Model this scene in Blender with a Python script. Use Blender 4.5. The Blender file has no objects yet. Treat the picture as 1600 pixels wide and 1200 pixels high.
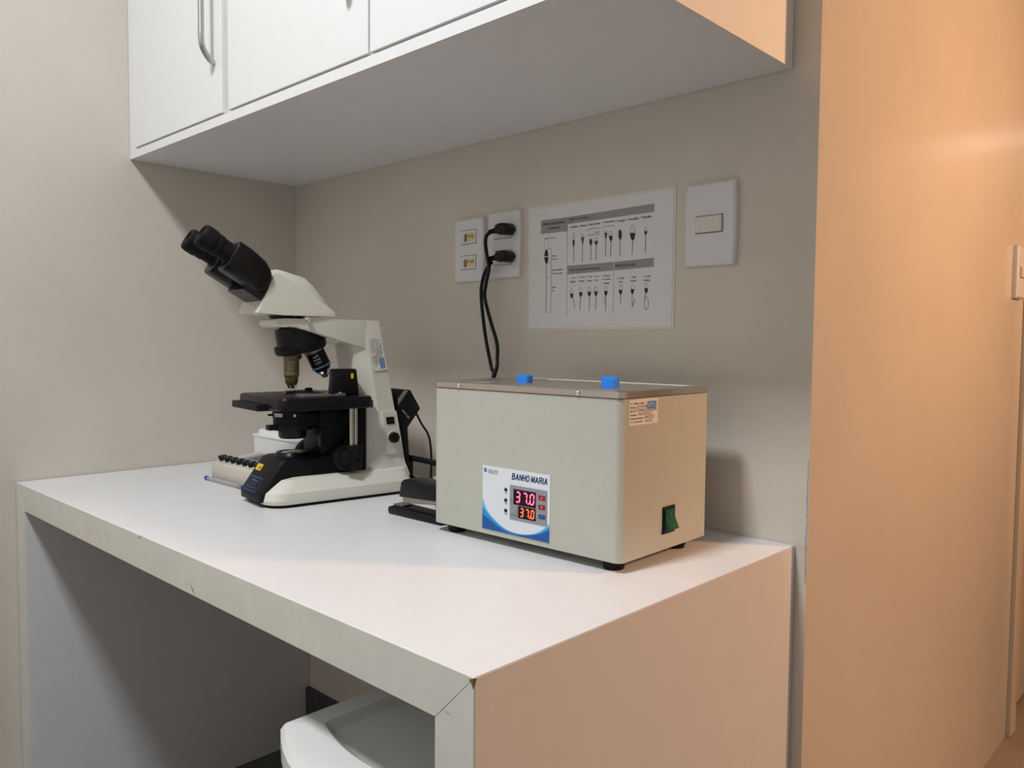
import bpy, bmesh, math, random
import numpy as np
from mathutils import Vector, Matrix

# ------------------------------------------------------------------ camera, light, exposure
S = bpy.context.scene
C = S.collection
H = 0.71                                   # desk height; heights below are measured from the desk top

def cam_setup():
    yaw, pitch, roll, f = 0.7605, -0.0526, 0.0081, 1246.5
    fw = Vector((-math.sin(yaw)*math.cos(pitch), math.cos(yaw)*math.cos(pitch), math.sin(pitch)))
    r0 = Vector((math.cos(yaw), math.sin(yaw), 0)); u0 = r0.cross(fw)
    c, s = math.cos(roll), math.sin(roll)
    r = c*r0 + s*u0; u = -s*r0 + c*u0
    cd = bpy.data.cameras.new('camera'); co = bpy.data.objects.new('camera', cd); C.objects.link(co)
    m = Matrix((r, u, -fw)).transposed().to_4x4(); m.translation = Vector((1.7429, -1.06, 0.2773+H))
    co.matrix_world = m
    cd.sensor_fit = 'HORIZONTAL'; cd.sensor_width = 36; cd.lens = 36*f/1600; cd.clip_start = .02
    S.camera = co
cam_setup()

w = bpy.data.worlds.new('world'); S.world = w; w.use_nodes = True
w.node_tree.nodes['Background'].inputs[0].default_value = (.75, .78, .82, 1)
w.node_tree.nodes['Background'].inputs[1].default_value = 0.0
S.view_settings.view_transform = 'Standard'; S.view_settings.look = 'None'
S.view_settings.gamma = 1; S.view_settings.use_curve_mapping = False
S.view_settings.exposure = 0.22

CEIL = 2.60
def area(name, loc, size, power, col, target=None, shape='SQUARE', sy=None, spread=180):
    l = bpy.data.lights.new(name, 'AREA'); l.energy = power; l.color = col; l.shape = shape; l.size = size; l.spread = math.radians(spread)
    if sy: l.size_y = sy
    o = bpy.data.objects.new(name, l); C.objects.link(o); o.location = loc
    if target is not None:
        o.rotation_euler = (Vector(target)-Vector(loc)).to_track_quat('-Z', 'Y').to_euler()
    return o
# all lamps are outside the picture, each one read from the photograph:
# the ceiling panel whose shadows of the cabinet, desk and water bath are in view
area('ceiling_panel_offscreen', (1.02, -1.36, CEIL-.035), .26, 30, (.94, .97, 1))
# the warm hall lamp that lights every surface facing the hall (the wall corner's shadow on the cabinet gives its direction)
area('hall_lamp_offscreen', (3.18, 1.19, 1.98), .22, 13, (1, .53, .26), target=(1.30, .55, 1.25), spread=90)
# the far hall ceiling lamp mirrored as a soft highlight in the hall wall's paint
area('hall_far_lamp_offscreen', (2.55, 5.95, CEIL-.05), .25, 1.3, (1, .80, .66))

# ------------------------------------------------------------------ materials
MATS = {}
def mat(name, col, rough=.5, metal=0, spec=.5, noise=0, nscale=60, bump=0, bscale=200, coat=0, trans=0, emit=None, estr=0, ior=1.45, alpha=1, stretch=None):
    if name in MATS: return MATS[name]
    m = bpy.data.materials.new(name); m.use_nodes = True; nt = m.node_tree; b = nt.nodes['Principled BSDF']
    b.inputs['Base Color'].default_value = (*col, 1); b.inputs['Roughness'].default_value = rough
    b.inputs['Metallic'].default_value = metal; b.inputs['Specular IOR Level'].default_value = spec
    b.inputs['Coat Weight'].default_value = coat; b.inputs['Transmission Weight'].default_value = trans
    b.inputs['IOR'].default_value = ior; b.inputs['Alpha'].default_value = alpha
    if emit: b.inputs['Emission Color'].default_value = (*emit, 1); b.inputs['Emission Strength'].default_value = estr
    tc = nt.nodes.new('ShaderNodeTexCoord'); vec = tc.outputs['Object']
    if stretch:
        mp = nt.nodes.new('ShaderNodeMapping'); mp.inputs['Scale'].default_value = stretch
        nt.links.new(vec, mp.inputs['Vector']); vec = mp.outputs['Vector']
    n = nt.nodes.new('ShaderNodeTexNoise'); n.inputs['Scale'].default_value = nscale; n.inputs['Detail'].default_value = 5
    nt.links.new(vec, n.inputs['Vector'])
    k = noise if noise else .02
    r = nt.nodes.new('ShaderNodeValToRGB')
    r.color_ramp.elements[0].position = .3; r.color_ramp.elements[1].position = .7
    r.color_ramp.elements[0].color = (*[max(0, c*(1-k)) for c in col], 1)
    r.color_ramp.elements[1].color = (*[min(1, c*(1+k)) for c in col], 1)
    nt.links.new(n.outputs['Fac'], r.inputs['Fac']); nt.links.new(r.outputs['Color'], b.inputs['Base Color'])
    if bump:
        n2 = nt.nodes.new('ShaderNodeTexNoise'); n2.inputs['Scale'].default_value = bscale; n2.inputs['Detail'].default_value = 4
        nt.links.new(vec, n2.inputs['Vector'])
        bp = nt.nodes.new('ShaderNodeBump'); bp.inputs['Strength'].default_value = bump; bp.inputs['Distance'].default_value = .001
        nt.links.new(n2.outputs['Fac'], bp.inputs['Height']); nt.links.new(bp.outputs['Normal'], b.inputs['Normal'])
    MATS[name] = m; return m

WALL = mat('wall_paint', (.64, .59, .525), .42, spec=.35, noise=.03, nscale=5, bump=.25, bscale=350)
HALLWALL = mat('hall_wall_paint', (.64, .59, .525), .20, spec=.5, noise=.03, nscale=5, bump=.12, bscale=260)
CEILM = mat('ceiling_paint', (.82, .82, .80), .9)
FRONTW = mat('white_wall_paint', (.80, .79, .76), .6, noise=.01, nscale=5, bump=.1, bscale=300)
FLOORM = mat('floor_dark_granite', (.09, .09, .087), .45, noise=.6, nscale=160)
BASEM = mat('dark_baseboard', (.05, .05, .055), .4, noise=.2, nscale=60)
LAM = mat('white_laminate', (.73, .73, .74), .36, spec=.45, noise=.012, nscale=30, bump=.08, bscale=700)
LAMEDGE = mat('grey_white_edge_band', (.66, .66, .60), .4, noise=.04, nscale=25, bump=.05, bscale=200)
CAB = mat('white_cabinet_laminate', (.80, .81, .81), .4, noise=.01, nscale=30, bump=.06, bscale=700)
CABIN = mat('cabinet_inner_edge', (.62, .62, .55), .5)
STEEL = mat('brushed_steel', (.62, .60, .57), .28, metal=1, noise=.08, nscale=40, stretch=(1, 30, 30))
CHROME = mat('chrome', (.75, .75, .75), .12, metal=1)
HANDLE = mat('satin_handle_metal', (.50, .51, .53), .35, metal=1)
BEIGE = mat('bath_cream_enamel', (.47, .475, .415), .42, spec=.4, noise=.02, nscale=40, bump=.18, bscale=900)
BLACK = mat('black_plastic', (.005, .005, .0065), .33, spec=.28, noise=.2, nscale=90)
BLACKM = mat('black_matte', (.006, .006, .0075), .45, spec=.2, noise=.2, nscale=90)
RUBBER = mat('black_rubber', (.007, .007, .008), .6, spec=.2, noise=.2, nscale=90)
CREAM = mat('microscope_cream_enamel', (.69, .68, .60), .24, spec=.5, noise=.012, nscale=30, coat=.25)
WHITEP = mat('white_plastic', (.74, .75, .76), .32, noise=.01, nscale=20)
IVORY = mat('ivory_plastic', (.66, .60, .46), .4, noise=.03, nscale=40)
PAPER = mat('paper', (.72, .73, .74), .5, noise=.015, nscale=20)
INK = mat('black_ink', (.03, .03, .03), .6)
INKG = mat('grey_ink', (.30, .30, .30), .6, noise=.05, nscale=300)
FILM = mat('laminating_film', (.70, .67, .60), .15, spec=.5, noise=.03, nscale=20)
BLUEC = mat('blue_plastic', (.01, .20, .75), .4, noise=.05, nscale=60)

# ------------------------------------------------------------------ mesh helpers
def finish(bm, name, m, parent=None, smooth=None):
    bmesh.ops.recalc_face_normals(bm, faces=bm.faces[:])
    me = bpy.data.meshes.new(name); bm.to_mesh(me); bm.free()
    if smooth is not None:
        for p in me.polygons: p.use_smooth = True
        try: me.set_sharp_from_angle(angle=math.radians(smooth))
        except Exception: pass
    me.materials.append(m)
    o = bpy.data.objects.new(name, me); C.objects.link(o)
    if parent: o.parent = parent
    return o
def bev(bm, r, seg=2, edges=None):
    if r: bmesh.ops.bevel(bm, geom=(edges if edges is not None else bm.edges[:]), offset=r, segments=seg, affect='EDGES', profile=.5, clamp_overlap=True)
    return bm
def box(x0, x1, y0, y1, z0, z1, r=0, seg=2):
    bm = bmesh.new(); bmesh.ops.create_cube(bm, size=1)
    for v in bm.verts:
        v.co = Vector(((x0+x1)/2+v.co.x*(x1-x0), (y0+y1)/2+v.co.y*(y1-y0), (z0+z1)/2+v.co.z*(z1-z0)))
    return bev(bm, r, seg)
def prism(poly, a, b, axis='x', r=0, seg=2, bm=None):
    """poly 2D extruded along axis from a to b. axis x: poly (y,z); y: (x,z); z: (x,y)"""
    bm = bm or bmesh.new()
    f = {'x': lambda p, t: (t, p[0], p[1]), 'y': lambda p, t: (p[0], t, p[1]), 'z': lambda p, t: (p[0], p[1], t)}[axis]
    A = [bm.verts.new(f(p, a)) for p in poly]; B = [bm.verts.new(f(p, b)) for p in poly]
    n = len(poly); bm.faces.new(A); bm.faces.new(B)
    for i in range(n): bm.faces.new((A[i], A[(i+1) % n], B[(i+1) % n], B[i]))
    bmesh.ops.recalc_face_normals(bm, faces=bm.faces[:])
    return bev(bm, r, seg)
def loft(rings, bm=None, cap=True):
    bm = bm or bmesh.new(); R = [[bm.verts.new(p) for p in ring] for ring in rings]; n = len(rings[0])
    for a, b in zip(R, R[1:]):
        for i in range(n): bm.faces.new((a[i], a[(i+1) % n], b[(i+1) % n], b[i]))
    if cap: bm.faces.new(R[0]); bm.faces.new(R[-1])
    return bm
def frame(axis):
    a = Vector(axis).normalized(); t = Vector((1, 0, 0)) if abs(a.x) < .9 else Vector((0, 1, 0))
    u = a.cross(t).normalized(); return a, u, a.cross(u)
def lathe(prof, org=(0, 0, 0), axis=(0, 0, 1), n=32, bm=None, cap=True):
    """prof: list of (t along axis, radius)"""
    a, u, v = frame(axis); o = Vector(org)
    return loft([[o+a*t+(u*math.cos(2*math.pi*i/n)+v*math.sin(2*math.pi*i/n))*max(r, 1e-5) for i in range(n)] for t, r in prof], bm, cap)
def catmull(P, k=8):
    P = [Vector(p) for p in P]; Q = [P[0]*2-P[1]]+P+[P[-1]*2-P[-2]]; out = []
    for i in range(1, len(Q)-2):
        for j in range(k):
            t = j/k; a, b, c, d = Q[i-1:i+3]
            out.append(.5*((2*b)+(c-a)*t+(2*a-5*b+4*c-d)*t*t+(3*b-a-3*c+d)*t**3))
    return out+[P[-1]]
def tube(P, r, n=10, bm=None, smooth=True, k=8):
    P = catmull(P, k) if smooth else [Vector(p) for p in P]
    rings = []; up = None
    for i, p in enumerate(P):
        t = (P[min(i+1, len(P)-1)]-P[max(i-1, 0)]).normalized()
        if up is None: _, u, _ = frame(t)
        else: u = (up-t*up.dot(t)).normalized()
        v = t.cross(u); up = u; rr = r[min(i, len(r)-1)] if isinstance(r, (list, tuple)) else r
        rings.append([p+(u*math.cos(2*math.pi*j/n)+v*math.sin(2*math.pi*j/n))*rr for j in range(n)])
    return loft(rings, bm)
def rrect(x0, x1, y0, y1, r, n=5):
    out = []
    for cx, cy, a0 in ((x1-r, y1-r, 0), (x0+r, y1-r, 90), (x0+r, y0+r, 180), (x1-r, y0+r, 270)):
        for i in range(n+1):
            a = math.radians(a0+90*i/n); out.append((cx+r*math.cos(a), cy+r*math.sin(a)))
    return out
def poly_faces(polys, fn, bm=None):
    bm = bm or bmesh.new()
    for P in polys: bm.faces.new([bm.verts.new(fn(*p)) for p in P])
    return bm
def flat(polys, fn, name, m, parent):
    """thin printed shapes: triangulated faces laid on a surface"""
    bm = poly_faces(polys, fn); bmesh.ops.triangulate(bm, faces=bm.faces[:])
    me = bpy.data.meshes.new(name); bm.to_mesh(me); bm.free(); me.materials.append(m)
    o = bpy.data.objects.new(name, me); C.objects.link(o); o.parent = parent; return o
def stroke(P, wd):
    """polyline -> list of quads, width wd"""
    out = []
    for (x0, y0), (x1, y1) in zip(P, P[1:]):
        L = math.hypot(x1-x0, y1-y0) or 1e-9; nx, ny = -(y1-y0)/L*wd/2, (x1-x0)/L*wd/2
        out.append([(x0+nx, y0+ny), (x1+nx, y1+ny), (x1-nx, y1-ny), (x0-nx, y0-ny)])
    return out
def text_tris(s, bold=0, shear=0):
    cu = bpy.data.curves.new('t', 'FONT'); cu.body = s; cu.size = 1; cu.offset = bold; cu.shear = shear; cu.resolution_u = 2
    o = bpy.data.objects.new('t', cu); C.objects.link(o)
    dg = bpy.context.evaluated_depsgraph_get(); dg.update()
    me = bpy.data.meshes.new_from_object(o.evaluated_get(dg))
    V = [(v.co.x, v.co.y) for v in me.vertices]; Fc = [tuple(p.vertices) for p in me.polygons]
    bpy.data.objects.remove(o); bpy.data.curves.remove(cu); bpy.data.meshes.remove(me)
    return V, Fc
def text(items, fn, name, m, parent):
    """items: (string, x0, x1, y0, y1, weight, shear) fitted into boxes of the flat frame that fn maps to 3D; one part per piece of writing"""
    out = None
    for it in items:
        s, x0, x1, y0, y1 = it[:5]; wt = it[5] if len(it) > 5 else .01; sh = it[6] if len(it) > 6 else 0
        V, Fc = text_tris(s, 0, sh)
        if not V: continue
        bm = bmesh.new()
        a = min(v[0] for v in V); b = max(v[0] for v in V); c = min(v[1] for v in V); d = max(v[1] for v in V)
        hh = y1-y0
        for dx in ((0,) if wt < .005 else (-wt*1.6*hh, 0, wt*1.6*hh) if wt < .025 else (-wt*2.2*hh, -wt*1.1*hh, 0, wt*1.1*hh, wt*2.2*hh)):
            vs = [bm.verts.new(fn(x0+dx+(v[0]-a)/(b-a+1e-9)*(x1-x0), y0+(v[1]-c)/(d-c+1e-9)*(y1-y0))) for v in V]
            for f in Fc:
                try: bm.faces.new([vs[i] for i in f])
                except ValueError: pass
        me = bpy.data.meshes.new(name); bm.to_mesh(me); bm.free(); me.materials.append(m)
        out = bpy.data.objects.new(name, me); C.objects.link(out); out.parent = parent
    return out
def homog(src, dst):
    A = []; B = []
    for (x, y), (u, v) in zip(src, dst):
        A += [[x, y, 1, 0, 0, 0, -u*x, -u*y], [0, 0, 0, x, y, 1, -v*x, -v*y]]; B += [u, v]
    h = np.linalg.solve(np.array(A, float), np.array(B, float))
    return lambda x, y: ((h[0]*x+h[1]*y+h[2])/(h[6]*x+h[7]*y+1), (h[3]*x+h[4]*y+h[5])/(h[6]*x+h[7]*y+1))
def tag(o, label, cat, group=None):
    o['label'] = label; o['category'] = cat
    if group: o['group'] = group
    return o
def thing(name, label, cat, loc=(0, 0, 0), rz=0, group=None):
    o = bpy.data.objects.new(name, None); o.empty_display_size = .02; C.objects.link(o)
    o.location = loc; o.rotation_euler = (0, 0, rz); return tag(o, label, cat, group)
def struct(name, bm, m, parent=None):
    o = finish(bm, name, m, parent)
    if not parent: o['kind'] = 'structure'
    return o

# ------------------------------------------------------------------ the room
XC = 1.294                                   # outer corner where the hall wall turns away
XR, YF, YH = 3.25, -2.4, 6.2
struct('floor', box(-.12, XR+.1, YF-.1, .0, -.1, 0), FLOORM)
struct('floor_hall', box(-.12, XR+.1, .0, YH+.1, -.1, 0), mat('hall_floor_brown_tile', (.42, .33, .27), .35, noise=.1, nscale=8))
struct('ceiling', box(-.12, XR+.1, YF-.1, YH+.1, CEIL, CEIL+.1), CEILM)
struct('wall_left', box(-.12, 0, YF, .1, 0, CEIL), WALL)
struct('wall_back', prism([(0, 0), (XC, 0), (XC-.1, .1), (0, .1)], 0, CEIL, 'z'), WALL)
struct('wall_hall', prism([(XC, 0), (XC, 1.235), (XC-.1, 1.235), (XC-.1, .1)], 0, CEIL, 'z'), HALLWALL)
struct('wall_hall_far', box(XC-.1, XC, 2.13, YH, 0, CEIL), HALLWALL)
struct('wall_over_door', box(XC-.1, XC, 1.235, 2.13, 2.12, CEIL), HALLWALL)
struct('wall_right', box(XR, XR+.1, YF, YH, 0, CEIL), FRONTW)
struct('wall_front', box(0, XR, YF-.1, YF, 0, CEIL), FRONTW)
struct('wall_end', box(XC, XR, YH, YH+.1, 0, CEIL), WALL)
struct('baseboard_back', box(.05, 1.225, -.012, 0, 0, .133, .002), BASEM)
DOORM = mat('hall_door_laminate', (.66, .58, .46), .4, noise=.04, nscale=12)
d = struct('door_1', box(XC-.055, XC-.02, 1.285, 2.08, .005, 2.07, .002), DOORM)
finish(lathe([(0, .026), (.006, .026), (.008, .011), (.04, .011), (.042, .024), (.06, .026), (.068, .018)], (XC-.021, 2.0, 1.02), (1, 0, 0)), 'door_knob', CHROME, d, 40)
struct('trim_1', box(XC-.09, XC+.012, 1.237, 1.288, 0, 2.12, .003), DOORM)
struct('trim_2', box(XC-.09, XC+.012, 2.078, 2.129, 0, 2.12, .003), DOORM)
struct('trim_3', box(XC-.09, XC+.012, 1.288, 2.078, 2.07, 2.12, .003), DOORM)
# flaked plaster along the outer corner
random.seed(4)
CHIP = mat('bare_plaster', (.42, .43, .46), .8, noise=.15, nscale=200)
bm = bmesh.new(); pts = []
z = H-.05; L_ = []; R_ = []
while z < H+.12:
    L_.append((XC-.0016-random.random()*.0022, -.0006, z)); R_.append((XC-.0006-random.random()*.001, -.0006, z+random.uniform(-.002, .002))); z += random.uniform(.004, .011)
for i in range(len(L_)-1): bm.faces.new([bm.verts.new(q) for q in (L_[i], R_[i], R_[i+1], L_[i+1])])
finish(bm, 'flaked_plaster', CHIP, bpy.data.objects['wall_back'])

# ceiling fixtures
FIX = mat('fixture_white', (.85, .85, .85), .4)
for x, y, s_, lab in ((1.02, -1.36, .30, 'square white ceiling light panel above the desk'),):
    t = thing('ceiling_light', lab, 'light', (x, y, CEIL-.03))
    bm = bmesh.new(); h = s_/2
    for a in ((-h, h, -h, -h+.014), (-h, h, h-.014, h), (-h, -h+.014, -h+.014, h-.014), (h-.014, h, -h+.014, h-.014)):
        prism([(a[0], a[2]), (a[1], a[2]), (a[1], a[3]), (a[0], a[3])], -.012, .03, 'z', bm=bm)
    finish(bm, 'frame', FIX, t); finish(box(-h+.014, h-.014, -h+.014, h-.014, .004, .03), 'housing', FIX, t)

# ------------------------------------------------------------------ desk
WD, DD, T = 1.2771, .613, .049
t = thing('desk', 'white laminate desk with thick mitred top and side panels, standing in the corner', 'desk', (0, 0, 0))
g = .0004
X0 = .002
def slab_x(poly, name):
    o = finish(prism(poly, -DD+.0012, -.001, 'y', .0006, 1), name, LAM, t); return o
top = slab_x([(X0, H), (WD, H), (WD-T, H-T), (T, H-T)], 'tabletop')
pr = slab_x([(WD, H-g), (WD, 0), (WD-T, 0), (WD-T, H-T-g)], 'side_panel')
pl = slab_x([(X0, H-g), (T, H-T-g), (T, 0), (X0, 0)], 'side_panel')
def band(poly, par): return finish(prism(poly, -DD, -DD+.0013, 'y'), 'edge_band', LAMEDGE, par)
b1 = band([(X0, H-.0008), (WD-.0006, H-.0006), (WD-T-.0002, H-T+.0002), (T+.0002, H-T+.0002)], top)
band([(WD-.0006, H-.0012), (WD-.0006, 0), (WD-T+.0002, 0), (WD-T+.0002, H-T-.0005)], pr)
band([(X0, H-g*3), (T-.0004, H-T-g*2), (T-.0004, 0), (X0, 0)], pl)
# scuffs on the front edge and the chipped corner
SCUFF = mat('scuff_dark', (.12, .11, .10), .7)
sc = []
for (x, z, L, a, wd) in ((0.5890, -0.0042, 0.004, -80, 0.0026), (0.5981, -0.0007, 0.003, -75, 0.0018), (0.7397, -0.0386, 0.012, -30, 0.0008), (0.7580, -0.0413, 0.022, -42, 0.0014), (0.3934, -0.0254, 0.01, -6, 0.0007), (0.4668, -0.0228, 0.012, -14, 0.0006), (0.4742, -0.0314, 0.01, -10, 0.0006), (0.6058, -0.0304, 0.016, -10, 0.0004), (0.6294, -0.0420, 0.012, -8, 0.0004), (0.6717, -0.0298, 0.014, -12, 0.0004), (1.2452, -0.0401, 0.012, -10, 0.0005)):
    ca, sa = math.cos(math.radians(a)), math.sin(math.radians(a))
    sc += [[(x-L/2*ca, z-L/2*sa), (x-wd*sa, z+wd*ca/2), (x+L/2*ca, z+L/2*sa), (x+wd*sa, z-wd*ca/2)]]
for q_ in sc: flat([q_], lambda x, z: (x, -DD-.0002, H+z), 'scuff', SCUFF, top)
CHIPW = mat('bare_chipboard', (.16, .10, .055), .9, noise=.3, nscale=600)
bm = bmesh.new(); vs = [bm.verts.new(q) for q in ((WD-.006, -DD-.0003, H-.0030), (WD-.0006, -DD-.0003, H-.0006), (WD-.0010, -DD-.0003, H-.010), (WD-.0028, -DD-.0003, H-.0055), (WD+.0003, -DD+.003, H-.0012), (WD+.0003, -DD+.0005, H-.007))]
for f in ((0, 1, 3), (1, 2, 3), (1, 4, 5), (1, 5, 2)): bm.faces.new([vs[i] for i in f])
finish(bm, 'chipped_corner', CHIPW, top)

# ------------------------------------------------------------------ wall cabinet
ZC, DC, WC = H+.651, .3899, 1.2555
t = thing('wall_cabinet', 'long white wall cabinet hung above the desk with vertical bar handles', 'cabinet', (0, 0, ZC))
th = .016; CH = .66
bm = box(.001, WC-th, -DC, -.001, 0, th); finish(bm, 'bottom_panel', CAB, t)
finish(box(.001, WC-th-.0001, -DC, -.001, CH-th, CH, .0005, 1), 'top_panel', CAB, t)
finish(box(WC-th, WC, -DC, -.001, 0, CH), 'side_panel', CAB, t)
finish(box(.001, .030, -DC, -.001, th, CH-th, .0005, 1), 'side_panel', CAB, t)
finish(box(.030, WC-th, -.008, -.001, th, CH-th), 'back_panel', CAB, t)
for x in (.4155, .826):
    finish(box(x-.006, x+.014, -DC+.006, -.009, th, CH-th), 'divider', CABIN, t)
def handle(x, z0, par, ln=.22):
    y = -DC
    P = [(x, y-.0005, z0), (x+.004, y-.012, z0+.004), (x+.010, y-.026, z0+.017), (x+.012, y-.030, z0+.032), (x+.012, y-.030, z0+.07), (x+.012, y-.030, z0+ln-.032), (x+.010, y-.026, z0+ln-.017), (x, y-.0005, z0+ln)]
    finish(tube(P, .0052, 12), 'handle', HANDLE, par, 40)
for i, (a, b, hx) in enumerate(((.0335, .4085, .381), (.4315, .8295, .783), (.8335, WC-th-.003, 1.19))):
    dr = finish(box(a, b, -DC-.0015, -DC+.0165, th+.003, CH-th-.003, .0008, 1), 'door', CAB, t)
    handle(hx, .109, dr)

# ------------------------------------------------------------------ wall plates
def wall_plate(name, label, cat, x, z, wdt, ht, group=None):
    """softly pillowed cover plate, base centre on the back wall; local x right, y out is -y"""
    t = thing(name, label, cat, (x, 0, H+z), 0, group)
    return t
def plate_mesh(wd, ht, dep=.010, bow=.004):
    def outline(s, inset):
        P = []; n = 10; hw, hh = wd/2-inset, ht/2-inset
        for i in range(n+1): k = -1+2*i/n; P.append((hw-.001*abs(k)**2*0+bow*(1-k*k)*.5*s-bow*.25*s, k*hh))
        for i in range(n+1): k = 1-2*i/n; P.append((-(hw+bow*(1-k*k)*.5*s-bow*.25*s), k*hh))
        return P
    rings = []
    for y, ins in ((0, 0), (-dep*.45, 0), (-dep*.8, .0012), (-dep, .004)):
        rings.append([(p[0], y, p[1]) for p in outline(1, ins)])
    return loft(rings)
def cut(o, cutters, m=None):
    m = m or o.data.materials[0]
    """carve real recesses: boolean difference with each bmesh in cutters"""
    tmp = []
    for bm in cutters:
        c = finish(bm, 'cutter', PLATE); c.parent = o.parent; tmp.append(c)
        md = o.modifiers.new('cut', 'BOOLEAN'); md.operation = 'DIFFERENCE'; md.object = c; md.solver = 'EXACT'
    bpy.context.view_layer.update(); dg = bpy.context.evaluated_depsgraph_get(); dg.update()
    me = bpy.data.meshes.new_from_object(o.evaluated_get(dg)); o.modifiers.clear(); old = o.data; o.data = me; bpy.data.meshes.remove(old)
    for c in tmp: bpy.data.objects.remove(c)
    me.materials.clear(); me.materials.append(m)
    for p in me.polygons: p.material_index = 0
    return o
PLATE = mat('plate_white_plastic', (.70, .71, .72), .35, noise=.01, nscale=20)
# data plate
t = wall_plate('data_outlet_plate', 'white wall plate with two yellowish data jack modules', 'outlet', .6260, .4515, .082, .122)
cut(finish(plate_mesh(.080, .121), 'cover_plate', PLATE, t, 30), [box(-.0215, .0225, -.02, -.0035, dz-.0135, dz+.0135) for dz in (.0245, -.0235)])
for dz in (.0245, -.0235):
    mo = cut(finish(box(-.0205, .0215, -.0118, -.003, dz-.0125, dz+.0125, .0006, 1), 'module', PLATE, t), [box(-.0105, -.002, -.02, -.006, dz-.009, dz+.006)])
    finish(box(-.0015, .0185, -.0124, -.0116, dz-.008, dz+.007, .0003, 1), 'label_strip', mat('yellowed_label', (.70, .58, .26), .5, noise=.1, nscale=200), mo)
    finish(box(-.0104, -.0021, -.0085, -.0058, dz-.0089, dz+.0059), 'jack_shutter', mat('jack_brown_plastic', (.26, .17, .13), .6), mo)
    text([('P2 M2' if dz > 0 else 'P1 M1', .001, .017, dz-.002, dz+.003)], lambda x, z: (x, -.0126, z), 'lettering', mat('brown_ink', (.25, .15, .05), .6), mo)
# socket plate
t = wall_plate('socket_plate', 'white wall plate with two power sockets and black plugs in them', 'outlet', .7180, .4545, .082, .122)
cut(finish(plate_mesh(.081, .122), 'cover_plate', PLATE, t, 30), [box(-.0230, .0230, -.02, -.0035, dz-.0135, dz+.0135) for dz in (.0245, -.0235)])
for dz in (.0245, -.0235):
    mo = finish(box(-.022, .022, -.0118, -.003, dz-.0125, dz+.0125, .0006, 1), 'module', PLATE, t)
    finish(prism([(-.017, dz), (-.009, dz+.009), (.009, dz+.009), (.017, dz), (.009, dz-.009), (-.009, dz-.009)], -.0124, -.0115, 'y'), 'socket', mat('socket_white', (.62, .63, .64), .4), mo)
# switch plate
t = wall_plate('light_switch', 'large white single rocker light switch beside the laminated chart', 'switch', 1.1389, .4520, .083, .123)
cut(finish(plate_mesh(.083, .1225), 'cover_plate', PLATE, t, 30), [box(-.0228, .0228, -.02, -.0035, -.0133, .0128)])
mo = finish(prism([(-.0215, -.012), (.0215, -.012), (.0215, .0115), (-.0215, .0115)], -.0135, -.003, 'y', .0008, 1), 'rocker', mat('rocker_cream', (.66, .66, .61), .35, noise=.01), t)
# hall switch on the receding wall
t = thing('hall_light_switch', 'small curved rocker light switch on the warmly lit hall wall by the door', 'switch', (XC, 1.150, H+.4515), math.pi/2)
sp = cut(finish(plate_mesh(.082, .123, .012), 'cover_plate', PLATE, t, 30), [box(-.022, .022, -.03, -.005, -.0135, .0135)])
finish(box(-.021, .021, -.016, -.0045, -.0125, .0125, .001), 'rocker', MATS['rocker_cream'], t)

# ------------------------------------------------------------------ plugs and cords
def plug(name, label, x, z, pts, grp):
    t = thing(name, label, 'power plug', (x, -.0118, H+z), 0, grp)
    b = finish(prism([(-.016, .006), (-.008, .0098), (.006, .0098), (.0125, .001), (.0125, -.001), (.006, -.0098), (-.008, -.0098), (-.016, -.006)], -.026, -.0004, 'y', .0025, 2), 'plug_body', BLACK, t, 40)
    finish(lathe([(0, .0058), (.012, .0055), (.0125, .0048), (.026, .0042)], (-.013, -.016, 0), (-1, 0, -.08), 14), 'strain_relief', RUBBER, t, 40)
    inv = Vector((x, -.0118, H+z))
    finish(tube([Vector((p[0], p[1], H+p[2]))-inv for p in pts], .0033, 10), 'cord', BLACK, t, 60)
    return t
plug('power_plug', 'black power plug in the upper socket with its cord hanging down', .740, .479,
     [(0.7027, -0.028, 0.4764), (0.6977, -0.033, 0.4682), (0.6982, -0.035, 0.4530), (0.7044, -0.036, 0.4305), (0.7097, -0.037, 0.4140), (0.7092, -0.038, 0.4024), (0.7036, -0.038, 0.3831), (0.7005, -0.038, 0.3571), (0.7169, -0.040, 0.3168), (0.7366, -0.043, 0.2770), (0.7424, -0.047, 0.2508), (0.7472, -0.058, 0.2187), (.700, -.06, .12), (.705, -.058, .03), (.72, -.055, .004)], 'plugs in the socket plate')
plug('power_plug', 'black power plug in the lower socket with its cord hanging down', .740, .4305,
     [(0.7072, -0.028, 0.4217), (0.7002, -0.026, 0.4177), (0.6848, -0.023, 0.4047), (0.6763, -0.022, 0.3840), (0.6744, -0.022, 0.3711), (0.6767, -0.022, 0.3414), (0.6884, -0.023, 0.2833), (0.7090, -0.028, 0.2295), (0.7193, -0.034, 0.2136), (.684, -.036, .12), (.685, -.034, .03), (.69, -.028, .004)], 'plugs in the socket plate')

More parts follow.
